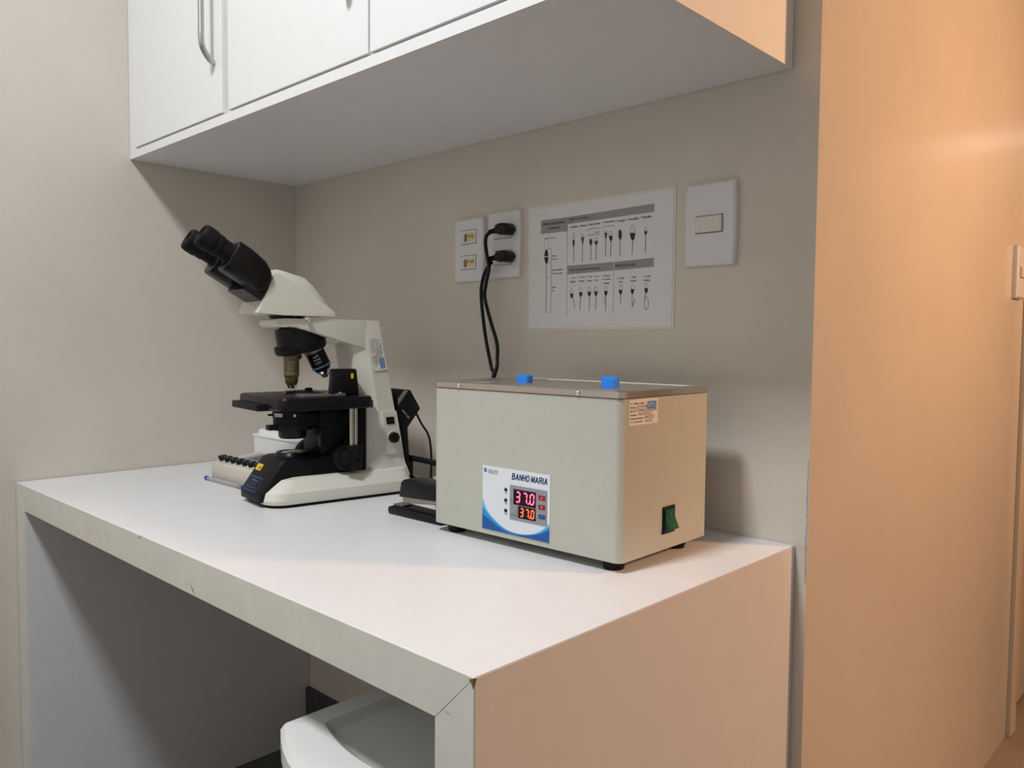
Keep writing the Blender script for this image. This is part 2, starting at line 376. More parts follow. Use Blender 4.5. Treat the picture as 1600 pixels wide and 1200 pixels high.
# ------------------------------------------------------------------ laminated chart
SX, SZ, SW, SH = .7758, H+.3026, .297, .210
t = thing('laminated_chart', 'laminated paper chart with black diagrams and grey headings taped on the wall', 'poster', (SX, 0, SZ))
finish(box(-.004, SW+.004, -.0010, -.0002, -.004, SH+.004), 'film', FILM, t)
finish(box(0, SW, -.0016, -.0008, 0, SH), 'paper', PAPER, t)
q = homog([(45, 200), (1222, 28), (1195, 1152), (35, 1160)], [(0, SH), (SW, SH), (SW, 0), (0, 0)])
def on(lv): return lambda x, y: (x, -.0016-.00012*lv, y)
def qp(P): return [q(*p) for p in P]
flat([qp(P) for P in ([(137, 288), (352, 262), (352, 375), (137, 400)], [(356, 261), (1062, 150), (1062, 217), (356, 318)], [(352, 657), (728, 625), (728, 695), (352, 727)], [(732, 625), (1056, 592), (1056, 664), (732, 695)])], on(1), 'heading_bar', INKG, t)
def tb(s, x0, y0, x1, y1, hpx, bold=.012):
    a = q(x0, y0); b = q(x1, y1); h = hpx/5.4/1000*1.0
    return (s, a[0], b[0], (a[1]+b[1])/2-h/2, (a[1]+b[1])/2+h/2, bold)
text([tb('ESPERMATOZOIDE NORMAL', 152, 322, 332, 300, 22), tb('COM MEDIDAS', 195, 355, 290, 345, 20), tb('DEFEITOS DE CABEÇA', 370, 285, 528, 262, 24),
      tb('DEFEITOS DE PEÇA INTERMEDIÁRIA', 368, 694, 614, 674, 24), tb('DEFEITOS DE CAUDA', 742, 658, 904, 646, 24),
      tb('1 - Fusiforme', 372, 343, 438, 335, 20), tb('2 - Piriforme', 444, 335, 506, 326, 20), tb('3 - Cabeça Redonda', 512, 326, 618, 310, 22), tb('4 - Cabeça Amorfa', 636, 306, 736, 292, 22), tb('5 - Vacuolada', 746, 295, 822, 284, 20), tb('6 - Macrocefálico', 836, 282, 934, 268, 20), tb('7 - Microcefálico', 946, 266, 1040, 252, 20),
      tb('Acrossomo', 520, 407, 568, 400, 12), tb('Acrossomo', 572, 384, 614, 378, 12), tb('Pequeno', 578, 402, 610, 398, 12),
      tb('Cabeça 2,5 x 3,5m', 166, 436, 254, 428, 18), tb('Cabeça', 224, 578, 262, 574, 18), tb('2,5 a 4,0 m', 224, 606, 274, 600, 16), tb('Peça intermediária', 224, 694, 314, 684, 18), tb('1,5 vezes a cabeça', 224, 722, 312, 716, 16), tb('Cauda', 222, 832, 254, 829, 18), tb('45 m', 222, 860, 244, 858, 16),
      tb('1 - Peça', 374, 757, 416, 753, 16), tb('Dobrada', 374, 787, 416, 783, 16), tb('2 - Inserção', 436, 752, 496, 746, 16), tb('Anormal', 444, 782, 488, 777, 16), tb('3 - Peça', 512, 748, 552, 743, 16), tb('Grossa', 514, 778, 552, 773, 16), tb('4 - Peça', 566, 746, 608, 740, 16), tb('Fina', 576, 774, 600, 770, 16),
      tb('5 - Excesso', 638, 740, 700, 733, 16), tb('de Citoplasma', 634, 770, 704, 763, 16), tb('Residual', 648, 800, 692, 796, 16),
      tb('1 - Cauda', 760, 760, 812, 753, 16), tb('Curta', 770, 788, 800, 784, 16), tb('2 - Cauda', 858, 752, 912, 745, 16), tb('Dobrada', 862, 782, 912, 776, 16), tb('3 - Cauda', 970, 744, 1026, 738, 16), tb('Enrolada', 970, 776, 1022, 770, 16)], on(2), 'lettering', INK, t)
blk = []; lines = []
def ell(cx, cy, rx, ry, a0=0, a1=360, n=20): return [(cx+rx*math.cos(math.radians(a0+(a1-a0)*i/n)), cy+ry*math.sin(math.radians(a0+(a1-a0)*i/n))) for i in range(n+1)]
def cell(cx, top, bot, wd, split, tail, taper=False, ang=0):
    cy = (top+bot)/2; ry = (bot-top)/2; rx = wd/2
    lines.append((ell(cx, cy, rx, ry), 2.6))
    if split is not None:
        sy = top+(bot-top)*split; k = math.degrees(math.asin(max(-1, min(1, (sy-cy)/ry))))
        P = ell(cx, cy, rx, ry, k, 180-k, 16)
        if taper: P = [(cx-rx*.8, sy), (cx+rx*.8, sy), (cx+1.5, bot+18), (cx-1.5, bot+18)]
        blk.append(P)
    lines.append((tail, 5))
cell(403, 388, 505, 15, .5, [(403, 500), (403, 630)])
cell(476, 400, 470, 24, .35, [(475, 470), (474, 625)], True)
cell(543, 437, 490, 22, 0, [(543, 488), (543, 615)])
cell(587, 428, 487, 25, .45, [(587, 485), (586, 612)])
cell(665, 370, 430, 24, .3, [(664, 440), (662, 585)], True)
cell(706, 370, 455, 28, .5, [(706, 455), (704, 583)])
cell(782, 358, 445, 26, .1, [(781, 445), (780, 573)])
cell(884, 327, 450, 40, .5, [(883, 450), (880, 565)])
cell(991, 344, 405, 22, .5, [(990, 405), (987, 553)])
cell(386, 845, 918, 24, .5, [(396, 910), (404, 945), (411, 998)])
for cx, top, bot, tl in ((460, 833, 908, [(457, 908), (452, 1015)]), (529, 828, 905, [(529, 905), (531, 960), (526, 1022)]), (583, 825, 902, [(583, 902), (580, 1015)]), (664, 822, 898, [(664, 898), (664, 960), (660, 1025)]),
                         (784, 814, 890, [(784, 890), (782, 962)]), (880, 806, 885, [(878, 885), (878, 992), (900, 925)]), (992, 797, 880, [(988, 880), (980, 920)])):
    cell(cx, top, bot, 26, .5, tl)
lines.append((ell(655, 930, 9, 24), 3)); lines.append((ell(993, 962, 17, 50), 4))
cell(181, 522, 640, 30, 0, [(180, 640), (177, 1030)])
for P, wd in (([(164, 580), (198, 577)], 5),): pass
lines += [([(166, 460), (198, 456)], 2), ([(166, 460), (166, 520)], 2), ([(198, 456), (198, 516)], 2), ([(190, 520), (222, 518), (216, 1032), (176, 1036)], 2.4), ([(186, 632), (218, 630)], 2), ([(184, 752), (216, 750)], 2),
          ([(352, 375), (346, 1060)], 2.4), ([(728, 695), (722, 1042)], 2.4), ([(354, 262), (352, 375)], 3),
          ([(518, 375), (522, 360), (560, 353), (566, 345), (572, 353), (608, 345), (613, 360)], 3), ([(636, 356), (640, 342), (680, 336), (685, 328), (690, 336), (730, 328), (735, 344)], 3)]
for P in blk: flat([qp(P)], on(1), 'diagram_fill', INK, t)
flat([qp([(163, 581), (199, 577), (199, 583), (163, 587)])], on(3), 'diagram_gap', PAPER, t)
for P, wd in lines: flat(stroke(qp(P), wd/5.4/1000), on(2), 'diagram_line', INK, t)

# ------------------------------------------------------------------ water bath
BL, BW, BH, BZ = .335, .2125, .2205, .013
t = thing('water_bath', 'cream enamelled laboratory water bath with steel rim and red digital readout', 'water bath', (1.192, -.292, H), .0186)
# local: x from -BL..0, y 0..BW
ov = .0016
body = rrect(-BL+ov, -ov, ov, BW-ov, .010, 5)
bmx = bmesh.new()
inner = rrect(-BL+.03, -.018, .018, BW-.018, .012, 5)
loft([[(x, y, BZ+.0) for x, y in body], [(x, y, BH-.010) for x, y in body]], bmx)
finish(bmx, 'body', BEIGE, t, 40)
bo = t.children[0]
rimo = rrect(-BL, 0, 0, BW, .0105, 5)
def scl(P, d): 
    x0 = min(p[0] for p in P); x1 = max(p[0] for p in P); y0 = min(p[1] for p in P); y1 = max(p[1] for p in P)
    return [((p[0]-(x0+x1)/2)*(1-2*d/(x1-x0))+(x0+x1)/2, (p[1]-(y0+y1)/2)*(1-2*d/(y1-y0))+(y0+y1)/2) for p in P]
rings = [[(x, y, BH-.0090) for x, y in rimo], [(x, y, BH-.0015) for x, y in rimo], [(x, y, BH) for x, y in scl(rimo, .0015)], [(x, y, BH-.0005) for x, y in scl(rimo, .016)], [(x, y, BH-.0095) for x, y in scl(rimo, .018)]]
rim = finish(loft(rings), 'steel_rim', STEEL, t, 40)
# lid plate sunk in the rim and its blue plugs
lid = finish(box(-BL+.062, -.022, .022, BW-.022, BH-.0095, BH-.002, .001), 'steel_lid', STEEL, t)
cut(finish(box(-BL+.0185, -BL+.061, .022, BW-.022, BH-.0095, BH-.001, .001), 'control_cover', STEEL, t), [lathe([(0, .0036), (.02, .0036)], (x, y, BH-.009), n=14) for x, y in ((-.300, .125), (-.289, .133))])
for (x, y, w2, hh) in ((-.243, .100, .0105, .0105), (-.088, .098, .0108, .0135)):
    finish(box(x-w2, x+w2, y-.007, y+.007, BH-.004, BH+hh-.002, .002, 3), 'blue_grip', BLUEC, lid, 40)
for x in (-.2785, -.066):
    finish(lathe([(-.002, .0034), (.0012, .0034), (.0026, .0022), (.003, .0005)], (x, 0, BH-.0048), (0, -1, 0), 14), 'rim_screw', CHROME, rim, 50)
for x, y in ((-BL+.030, .024), (-.026, .024), (-BL+.030, BW-.045), (-.026, BW-.045)):
    finish(lathe([(0, .0125), (.004, .0135), (.0135, .0145)], (x, y, 0), n=24), 'foot', RUBBER, t, 40)
# control panel (flat print on the front) ; frame: mm from the panel's top left
PX, PZ, PW, PH = -.2310, .020, .121, .0875
yf = ov
panel = finish(box(PX, PX+PW, yf-.0009, yf+.0004, PZ, PZ+PH, .0002, 1), 'control_panel', mat('panel_white_print', (.70, .74, .78), .35, noise=.01), t)
pq = homog([(140, 120), (962, 240), (958, 1110), (140, 915)], [(PX, PZ+PH), (PX+PW, PZ+PH), (PX+PW, PZ), (PX, PZ)])
def pn(lv): return lambda x, z: (x, yf-.0009-.00012*lv, z)
def pqp(P): return [pq(*p) for p in P]
def swoosh(C_): 
    P = [(x, y) for x, y, _ in catmull([(a, b, 0) for a, b in C_], 6)]
    return [[pq(*a), pq(*b), (pq(*b)[0], PZ+.0002), (pq(*a)[0], PZ+.0002)] for a, b in zip(P, P[1:])]
flat(swoosh([(141, 530), (200, 690), (300, 820), (420, 930), (560, 985), (700, 1000), (830, 965), (957, 865)]), pn(1), 'light_blue_swoosh', mat('print_light_blue', (.10, .50, .80), .35), panel)
flat(swoosh([(141, 640), (240, 775), (340, 875), (450, 950), (570, 992), (700, 1003), (830, 982), (957, 905)]), pn(2), 'mid_blue_swoosh', mat('print_mid_blue', (.02, .25, .60), .35), panel)
flat(swoosh([(141, 735), (240, 820), (340, 905), (450, 970), (570, 1003), (700, 1010), (830, 996), (957, 945)]), pn(3), 'dark_blue_swoosh', mat('print_dark_blue', (.006, .085, .33), .35), panel)
PB = MATS['print_dark_blue']; INKB = mat('navy_ink', (.008, .04, .16), .4)
a = pq(497, 250); b = pq(932, 320); hgt = .0085
GL = {'B': (.68, [[(0, 0), (0, 1), (.45, 1), (.60, .88), (.60, .65), (.45, .53), (0, .53)], [(.45, .53), (.68, .38), (.68, .15), (.50, 0), (0, 0)]]),
      'A': (.76, [[(0, 0), (.38, 1), (.76, 0)], [(.14, .30), (.62, .30)]]), 'N': (.64, [[(0, 0), (0, 1), (.64, 0), (.64, 1)]]), 'H': (.62, [[(0, 0), (0, 1)], [(.62, 0), (.62, 1)], [(0, .52), (.62, .52)]]),
      'O': (.74, [[(.22, 0), (.02, .25), (.02, .75), (.22, 1), (.52, 1), (.72, .75), (.72, .25), (.52, 0), (.22, 0)]]), 'M': (.78, [[(0, 0), (0, 1), (.39, .15), (.78, 1), (.78, 0)]]),
      'R': (.68, [[(0, 0), (0, 1), (.48, 1), (.64, .86), (.64, .62), (.48, .48), (0, .48)], [(.38, .48), (.68, 0)]]), 'I': (.0, [[(0, 0), (0, 1)]])}
adv = 0; LT = []
for ch in 'BANHO MARIA':
    if ch == ' ': adv += .34; continue
    wd_, Ls = GL[ch]; LT.append((adv, Ls)); adv += wd_+.36
sx_ = (b[0]-a[0])/(adv-.36+.20); zb_ = (a[1]+b[1])/2-hgt/2
for x_, Ls in LT:
    Q = []
    for P in Ls:
        P2 = [(a[0]+(x_+px+.20*pz)*sx_, zb_+pz*hgt*.86) for px, pz in P]
        for p0, p1 in zip(P2, P2[1:]):
            L = math.hypot(p1[0]-p0[0], p1[1]-p0[1]); ex = .0005*(p1[0]-p0[0])/L; ez = .0005*(p1[1]-p0[1])/L
            Q += stroke([(p0[0]-ex, p0[1]-ez), (p1[0]+ex, p1[1]+ez)], .0017)
    flat(Q, pn(1), 'title_letter', INKB, panel)
a = pq(205, 183); b = pq(326, 195)
text([('GLOBAL TRADE', a[0], b[0], a[1]-.0012, a[1]+.0012), ('TECHNOLOGY', a[0], b[0], a[1]-.0042, a[1]-.0018)], pn(1), 'maker_lettering', INKB, panel)
c0 = pq(175, 180)
flat([[(c0[0]+.0031*math.cos(a_), c0[1]+.0031*math.sin(a_)), (c0[0]+.0031*math.cos(b_), c0[1]+.0031*math.sin(b_)), (c0[0]+.0012*math.cos(b_), c0[1]+.0012*math.sin(b_)), (c0[0]+.0012*math.cos(a_), c0[1]+.0012*math.sin(a_))] for a_, b_ in [(math.radians(40+280*i/14), math.radians(40+280*(i+1)/14)) for i in range(14)]]
     + [[(c0[0], c0[1]-.001), (c0[0]+.003, c0[1]-.001), (c0[0]+.003, c0[1]+.0006), (c0[0], c0[1]+.0006)]], pn(1), 'maker_emblem', PB, panel)
for yy, s in ((428, 'OUT'), (562, 'RUN'), (693, 'AUTO')):
    c0 = pq(424, yy)
    finish(lathe([(-.0004, .0026), (.0012, .0024), (.0018, .0012), (.0019, .0002)], (c0[0], yf-.0009, c0[1]), (0, -1, 0), 16), 'indicator_lamp', mat('dark_blue_lamp', (.004, .008, .03), .2), panel, 50)
    wv = .0022 if s != 'AUTO' else .0034
    text([(s, c0[0]-wv, c0[0]+wv, c0[1]-.0058, c0[1]-.0040)], pn(1), 'lamp_lettering', INKB, panel)
# grey display module
gx0, gz1 = pq(474, 362); gx1, gz0 = pq(926, 892)
gz1 = (gz1+pq(926, 440)[1])/2; gz0 = (gz0+pq(474, 800)[1])/2
disp = finish(box(gx0, gx1, yf-.0020, yf-.0008, gz0, gz1, .0004, 1), 'display_module', mat('display_grey', (.27, .28, .31), .4), t)
yd = yf-.0020
def dn(lv): return lambda x, z: (x, yd-.00012*lv, z)
def gmap(u, v): return (gx0+(gx1-gx0)*u, gz0+(gz1-gz0)*v)
def gbox(u0, u1, v0, v1): return [gmap(u0, v0), gmap(u1, v0), gmap(u1, v1), gmap(u0, v1)]
flat([gbox(.11, .72, .45, .90)], dn(1), 'upper_window', mat('display_dark_red', (.016, .003, .006), .3, spec=.2), disp)
flat([gbox(.24, .72, .08, .43)], dn(1), 'lower_window', MATS['display_dark_red'], disp)
SEG = {'3': 'abgcd', '7': 'abc', '0': 'abcdef'}
def digit(ch, x, z, wd, ht, th_):
    k = .06*ht; sl = lambda px, pz: (x+px+(pz/ht)*.10*wd, z+pz); h2 = ht/2; e = th_*.12; out = []
    def hs(zc): return [sl(e+th_*.5, zc), sl(th_+e, zc+th_/2), sl(wd-th_-e, zc+th_/2), sl(wd-e-th_*.5, zc), sl(wd-th_-e, zc-th_/2), sl(th_+e, zc-th_/2)]
    def vsg(xc, z0, z1): return [sl(xc, z0+e), sl(xc+th_/2, z0+th_/2+e), sl(xc+th_/2, z1-th_/2-e), sl(xc, z1-e), sl(xc-th_/2, z1-th_/2-e), sl(xc-th_/2, z0+th_/2+e)]
    for s in SEG[ch]:
        out.append({'a': lambda: hs(ht-th_/2), 'd': lambda: hs(th_/2), 'g': lambda: hs(h2), 'b': lambda: vsg(wd-th_/2, h2, ht-th_/2), 'c': lambda: vsg(wd-th_/2, th_/2, h2), 'f': lambda: vsg(th_/2, h2, ht-th_/2), 'e': lambda: vsg(th_/2, th_/2, h2)}[s]())
    return out
def readout(u0, u1, v0, v1, name, m):
    x0, z0 = gmap(u0, v0); x1, z1 = gmap(u1, v1); W_ = (x1-x0); cw = W_/3; P = []
    for i, ch in enumerate('370'): P += digit(ch, x0+i*cw+cw*.04, z0, cw*.66, z1-z0, (z1-z0)*.13)
    s_ = (z1-z0)*.15; dx = x0+cw*1.80; P.append([(dx, z0), (dx+s_, z0), (dx+s_, z0+s_), (dx, z0+s_)])
    flat(P, dn(2), name, m, disp)
readout(.16, .73, .52, .845, 'upper_digits', mat('led_pink_red', (.8, .05, .1), .5, emit=(1, .09, .20), estr=3))
readout(.285, .72, .125, .385, 'lower_digits', mat('led_orange_red', (.8, .05, .02), .5, emit=(1, .09, .03), estr=3))
BTN = mat('button_red', (.30, .012, .02), .4); BTNB = mat('button_blue', (.01, .07, .22), .4); WINK = mat('white_ink', (.75, .75, .75), .5)
for (v0, v1, m_, s) in ((.715, .845, BTN, 'up'), (.45, .58, BTN, 'down'), (.185, .305, BTNB, 'set')):
    P = gbox(.79, .965, v0, v1)
    bt = finish(box(P[0][0], P[1][0], yd-.0007, yd+.0002, P[0][1], P[2][1], .0003, 1), 'button', m_, disp)
    cx = (P[0][0]+P[1][0])/2; cz = (P[0][1]+P[2][1])/2; k = .0012
    fn = lambda x, z: (x, yd-.00085, z)
    if s == 'up': flat([[(cx-k, cz-k*.7), (cx+k, cz-k*.7), (cx, cz+k)]], fn, 'arrow', WINK, bt)
    elif s == 'down': flat([[(cx-k, cz+k*.7), (cx+k, cz+k*.7), (cx, cz-k)]], fn, 'arrow', WINK, bt)
    else: text([('SET', cx-.0032, cx+.0032, cz-.0013, cz+.0013)], fn, 'lettering', mat('pale_blue_ink', (.15, .4, .6), .5), bt)
a = gmap(.03, .56); b = gmap(.09, .60)
text([('PV', a[0], b[0], a[1], b[1]), ('°C', a[0], b[0], a[1]-.004, b[1]-.004), ('SV', gmap(.16, 0)[0], gmap(.22, 0)[0], gmap(0, .22)[1], gmap(0, .26)[1]), ('°C/TIME', gmap(.03, 0)[0], gmap(.21, 0)[0], gmap(0, .115)[1], gmap(0, .155)[1])], dn(1), 'display_lettering', INKB, disp)
# service sticker on the right side ; local frame on x = 0 side: u along +y, v up
def on_side(lv, y0, z0): return lambda u, v: (-ov+.0006+.00012*lv, y0+u, z0+v)
STK = mat('sticker_paper', (.74, .72, .70), .5, noise=.02, nscale=60)
STB = mat('sticker_blue', (.05, .22, .55), .5)
def sticker_print(fnl, W_, H_, par):
    k = H_/.032; row = lambda i: (H_-.0062*k-i*.0046*k)
    L = [('Tel.: ()', 'b', .002, .011, 0), ('98012-4949', 'b', .012, .032, 0), ('Modelo:', 'b', .002, .014, 1), ('ATSM34', 'h', .0155, .038, 1), ('S/N:', 'b', .002, .0085, 2), ('ATSM0G240084', 'h', .010, .060, 2), ('Revisado:', 'b', .002, .0165, 3), ('04/10/2022', 'h', .019, .050, 3), ('Próxima Revisão:', 'b', .002, .030, 4), ('04/2023', 'h', .033, .055, 4), ('Téc. Responsável:', 'b', .002, .030, 5), ('ALDO', 'h', .034, .051, 5)]
    text([(s, x0*W_/.063, x1*W_/.063, row(i)-(.0003 if c == 'h' else 0), row(i)+(.0036 if c == 'h' else .0026)*k, .02 if c == 'b' else .0) for s, c, x0, x1, i in L], fnl(1), 'lettering', INK, par)
    # logo
    lx0, lx1, lz0, lz1 = W_*.60, W_*.95, H_-.0125*k, H_-.003*k
    P = rrect(lx0, lx1, lz0, lz1, (lz1-lz0)*.3, 4)
    flat([P], fnl(2), 'logo_ground', STB, par)
    text([('RPG', lx0+.001, lx1-.001, lz0+.0014*k, lz1-.0014*k, .03)], fnl(3), 'logo_lettering', mat('sticker_pale_blue', (.62, .70, .80), .5), par)
st = finish(prism(rrect(.0155, .0785, .178, .2090, .0015, 3), -ov-.0002, -ov+.0006, 'x'), 'service_sticker', STK, t)
sticker_print(lambda lv: on_side(lv, .0155, .178), .063, .031, st)
# rocker power switch
sw = finish(box(-ov-.002, -ov+.0022, .0945, .1225, .0335, .0685, .0006, 1), 'power_switch', BLACK, t)
GREEN = mat('green_rocker', (.008, .085, .032), .25, spec=.5, noise=.05, nscale=60)
finish(prism([(-ov, .0385), (-ov+.0105, .0395), (-ov+.0075, .046), (-ov+.0042, .053), (-ov+.0035, .0645), (-ov, .0645)], .0975, .1195, 'y', .0004, 1), 'rocker', GREEN, sw)
rk = sw.children[0]
text([('I', .1082, .1088, .0565, .061), ('O', .1068, .1103, .0425, .0462)], lambda u, v: ((-ov+.0045 if v > .05 else -ov+.0095-(v-.0425)*.35), u, v), 'lettering', mat('green_print', (.25, .5, .3), .5), rk)

# ------------------------------------------------------------------ microscope
t = thing('microscope', 'cream and black binocular microscope standing on the white desk', 'microscope', (.540, -.143, H), math.radians(-8))
def P3(w_, s, z): return Vector((w_, -s, z))
# foot plate and base
def base_outline(hw, s0, s1, rf, rb=.015):
    return [(x, -y) for x, y in [(-p[0], p[1]) for p in rrect(-hw, hw, s0, s1, rf, 6)]]
finish(prism(base_outline(.066, -.026, .246, .03), 0, .0062, 'z'), 'foot_plate', RUBBER, t)
rings = [[(x, y, z) for x, y in base_outline(hw, s0, s1, rf)] for hw, s0, s1, rf, z in ((.0695, -.029, .250, .034, .0055), (.071, -.030, .252, .034, .012), (.0705, -.029, .249, .034, .024), (.058, -.026, .226, .030, .044), (.052, -.022, .210, .028, .047))]
finish(loft(rings), 'base', CREAM, t, 18)
# black nose cover with the lamp
NP = [(.257, .008), (.2575, .018), (.2535, .026), (.2225, .070), (.2175, .0755), (.208, .078), (.150, .078), (.128, .082), (.105, .098), (.088, .125), (.074, .165), (.06, .165), (.06, .008)]
hw = .046
bm = prism([(-s, z) for s, z in NP], -hw, hw, 'x')
es = [e for e in bm.edges if abs(e.verts[0].co.x-e.verts[1].co.x) < 1e-6]
bev(bm, .006, 3, es)
nose = finish(bm, 'nose_cover', BLACKM, t, 40)
finish(lathe([(0, .031), (.003, .030), (.0055, .028), (.0075, .027), (.0075, .022), (.0055, .021)], P3(0, .181, .077), n=40), 'lamp_ring', BLACK, t, 40)
finish(lathe([(0, .0215), (.002, .018), (.003, .010), (.0033, .0005)], P3(0, .181, .0822), n=32), 'lamp_lens', mat('lens_glass', (.30, .32, .33), .08, spec=.8), t, 60)
# badge on the slope
A_ = P3(0, .2535, .026); D_ = (P3(0, .2225, .070)-A_).normalized(); N_ = Vector((1, 0, 0)).cross(D_).normalized()
def slope(lv): return lambda u, v: A_+Vector((1, 0, 0))*u+D_*v+N_*(.0002+.00015*lv)
BADGE = mat('badge_blue_line', (.05, .10, .28), .4)
u0, u1, v0, v1 = -.034, .018, -.004, .022; e = .0012
bd = flat([[(u0, v0), (u1, v0), (u1, v0+e), (u0, v0+e)], [(u0, v1-e), (u1, v1-e), (u1, v1), (u0, v1)], [(u0, v0), (u0+e, v0), (u0+e, v1), (u0, v1)], [(u1-e, v0), (u1, v0), (u1, v1), (u1-e, v1)]], slope(1), 'badge_frame', BADGE, nose)
text([('Nikon', -.022, .006, .0135, .0185, .03, .2), ('ECLIPSE', -.022, .006, .0082, .011), ('E200', -.026, .010, .0005, .0055, .01)], slope(1), 'badge_lettering', mat('badge_lettering_blue', (.12, .22, .48), .4), nose)
ys = flat([rrect(-.036, -.012, .0335, .0455, .001, 3)], slope(1), 'warning_sticker', mat('warning_yellow', (.80, .55, .02), .5), nose)
flat([[(-.024, .036), (-.015, .036), (-.0195, .0435)], [(-.033, .0365), (-.0315, .0365), (-.0315, .042), (-.033, .042)]], slope(2), 'warning_mark', INK, nose)
# column
def colring(z, sb, se, sf, wb, ws, wf):
    return [P3(wb, sb, z), P3(ws, se, z), P3(wf, sf, z), P3(-wf, sf, z), P3(-ws, se, z), P3(-wb, sb, z)]
rings = [colring(*c) for c in ((.030, -.026, .030, .075, .050, .062, .050), (.055, -.017, .030, .0655, .047, .051, .040), (.109, -.007, .033, .066, .043, .046, .033), (.154, .002, .037, .072, .041, .0445, .031), (.190, .009, .043, .0765, .040, .044, .031), (.230, .017, .050, .0795, .039, .0435, .031), (.262, .0225, .056, .0825, .0385, .043, .034), (.300, .030, .0625, .0865, .038, .0425, .040), (.3135, .0325, .065, .089, .0375, .042, .041))]
bm = loft(rings); bev(bm, .0022, 2, [e for e in bm.edges if len(e.link_faces) == 2 and e.calc_face_angle(0) > .5])
col = finish(bm, 'column', CREAM, t, 25)
# overhead arm
AP = [(.060, .3135), (.210, .3135), (.2225, .3128), (.2255, .310), (.2245, .3025), (.2150, .2985), (.203, .2995), (.190, .2985), (.100, .2735), (.060, .262)]
bm = prism([(-s, z) for s, z in AP], -.0425, .0425, 'x')
for v in bm.verts:
    if v.co.y < -.22: v.co.x *= .88
bev(bm, .003, 3); finish(bm, 'arm', CREAM, t, 35)
finish(lathe([(0, .028), (.004, .028), (.0046, .030), (.008, .030)], P3(0, .190, .3125), n=40), 'head_mount', BLACK, t, 40)
finish(lathe([(-.006, .0028), (.006, .0028), (.0062, .0042), (.013, .0042), (.0135, .0035)], P3(.040, .168, .3125), (.9, -.44, 0), 14), 'clamp_screw', CHROME, t, 40)
# nosepiece
th_ = math.radians(13.5); ax = (Vector((0, math.sin(th_), -math.cos(th_))))   # pointing down and backwards
oc = P3(0, .166, .269)
npz = finish(lathe([(-.034, .036), (-.028, .0375), (-.010, .0385), (-.004, .0395)], oc, ax, 40), 'nosepiece', BLACK, t, 40)
bmr = lathe([(-.005, .041), (-.0035, .0445), (.006, .0445), (.010, .042), (.012, .034), (.013, .010)], oc, ax, 48)
finish(bmr, 'turret', BLACKM, t, 40)
OL = mat('objective_olive_metal', (.17, .14, .075), .35, metal=.7, noise=.08, nscale=120)
OB = mat('objective_brown', (.13, .075, .035), .4, metal=.6)
OG = mat('objective_green_band', (.10, .24, .08), .4); OBL = mat('objective_blue_band', (.15, .45, .75), .4)
GREYM = mat('grey_metal', (.22, .21, .20), .4, metal=.6)
def ring_text(s, org, axis, rad, t0, hgt, width, phase, m, par, name='lettering'):
    a, u, v = frame(axis)
    if u.dot(Vector((1, 0, 0))) < 0: pass
    def fn(x, y):
        th2 = phase+x/rad
        return Vector(org)+a*(t0-y)+(u*math.cos(th2)+v*math.sin(th2))*(rad+.00025)
    text([(s, -width/2, width/2, 0, hgt, .0)], fn, name, m, par)
o1 = P3(0, .182, .262); dn_ = Vector((0, 0, -1))
ob = finish(lathe([(0, .0125), (.009, .0130), (.010, .0138), (.018, .0138), (.0185, .0130), (.046, .0130), (.0475, .0118), (.0515, .0112)], o1, dn_, 32), 'objective', OL, t, 35)
finish(lathe([(.0405, .01305), (.0408, .0132), (.0425, .0132), (.0428, .01305)], o1, dn_, 32), 'colour_band', OG, ob, 40)
finish(lathe([(.0505, .0112), (.058, .0105), (.062, .0085)], o1, dn_, 32), 'nose_cone', OB, ob, 40)
finish(lathe([(.060, .0085), (.0655, .0070), (.068, .005), (.0682, .002)], o1, dn_, 24), 'front_lens_mount', CHROME, ob, 40)
ang2 = math.radians(27); d2 = Vector((0, math.sin(ang2), -math.cos(ang2))); o2 = P3(.0, .147, .2725)
ob = finish(lathe([(0, .0160), (.010, .0160), (.0105, .0175), (.0165, .0175), (.017, .0170), (.046, .0170), (.049, .0145), (.0525, .0135)], o2, d2, 32), 'objective', BLACK, t, 35)
finish(lathe([(.002, .0162), (.0022, .0178), (.016, .0178), (.0162, .0162)], o2, d2, 32), 'knurled_collar', GREYM, ob, 40)
finish(lathe([(.0425, .01705), (.0428, .0173), (.0446, .0173), (.0449, .01705)], o2, d2, 32), 'colour_band', OBL, ob, 40)
finish(lathe([(.051, .0120), (.057, .0110), (.059, .0085), (.064, .0075), (.0665, .005)], o2, d2, 24), 'front_lens_mount', CHROME, ob, 40)
a_, u_, v_ = frame(d2)
ph = math.atan2(Vector((.9, -.43, .1)).dot(v_), Vector((.9, -.43, .1)).dot(u_))
for k, (s, w_) in enumerate((('Plan', .010), ('40/0.65', .013), ('WD 0.65', .012))):
    ring_text(s, o2, d2, .0170, .024+k*.006, .0032, w_, ph+.15, WINK, ob)
a_, u_, v_ = frame(dn_); ph = math.atan2(Vector((.9, -.43, 0)).dot(v_), Vector((.9, -.43, 0)).dot(u_))
for k, (s, w_) in enumerate((('E Plan', .010), ('10/0.25', .011), ('WD 7.0', .010))):
    ring_text(s, o1, dn_, .0130, .025+k*.005, .0028, w_, ph, mat('faded_ink', (.42, .42, .30), .5), ob)
finish(lathe([(0, .0115), (.014, .0115), (.016, .0095)], oc+ax*.010+Vector((-.030, 0, 0)), Vector((-.25, .25, -1)), 20), 'turret_cap', BLACK, t, 40)
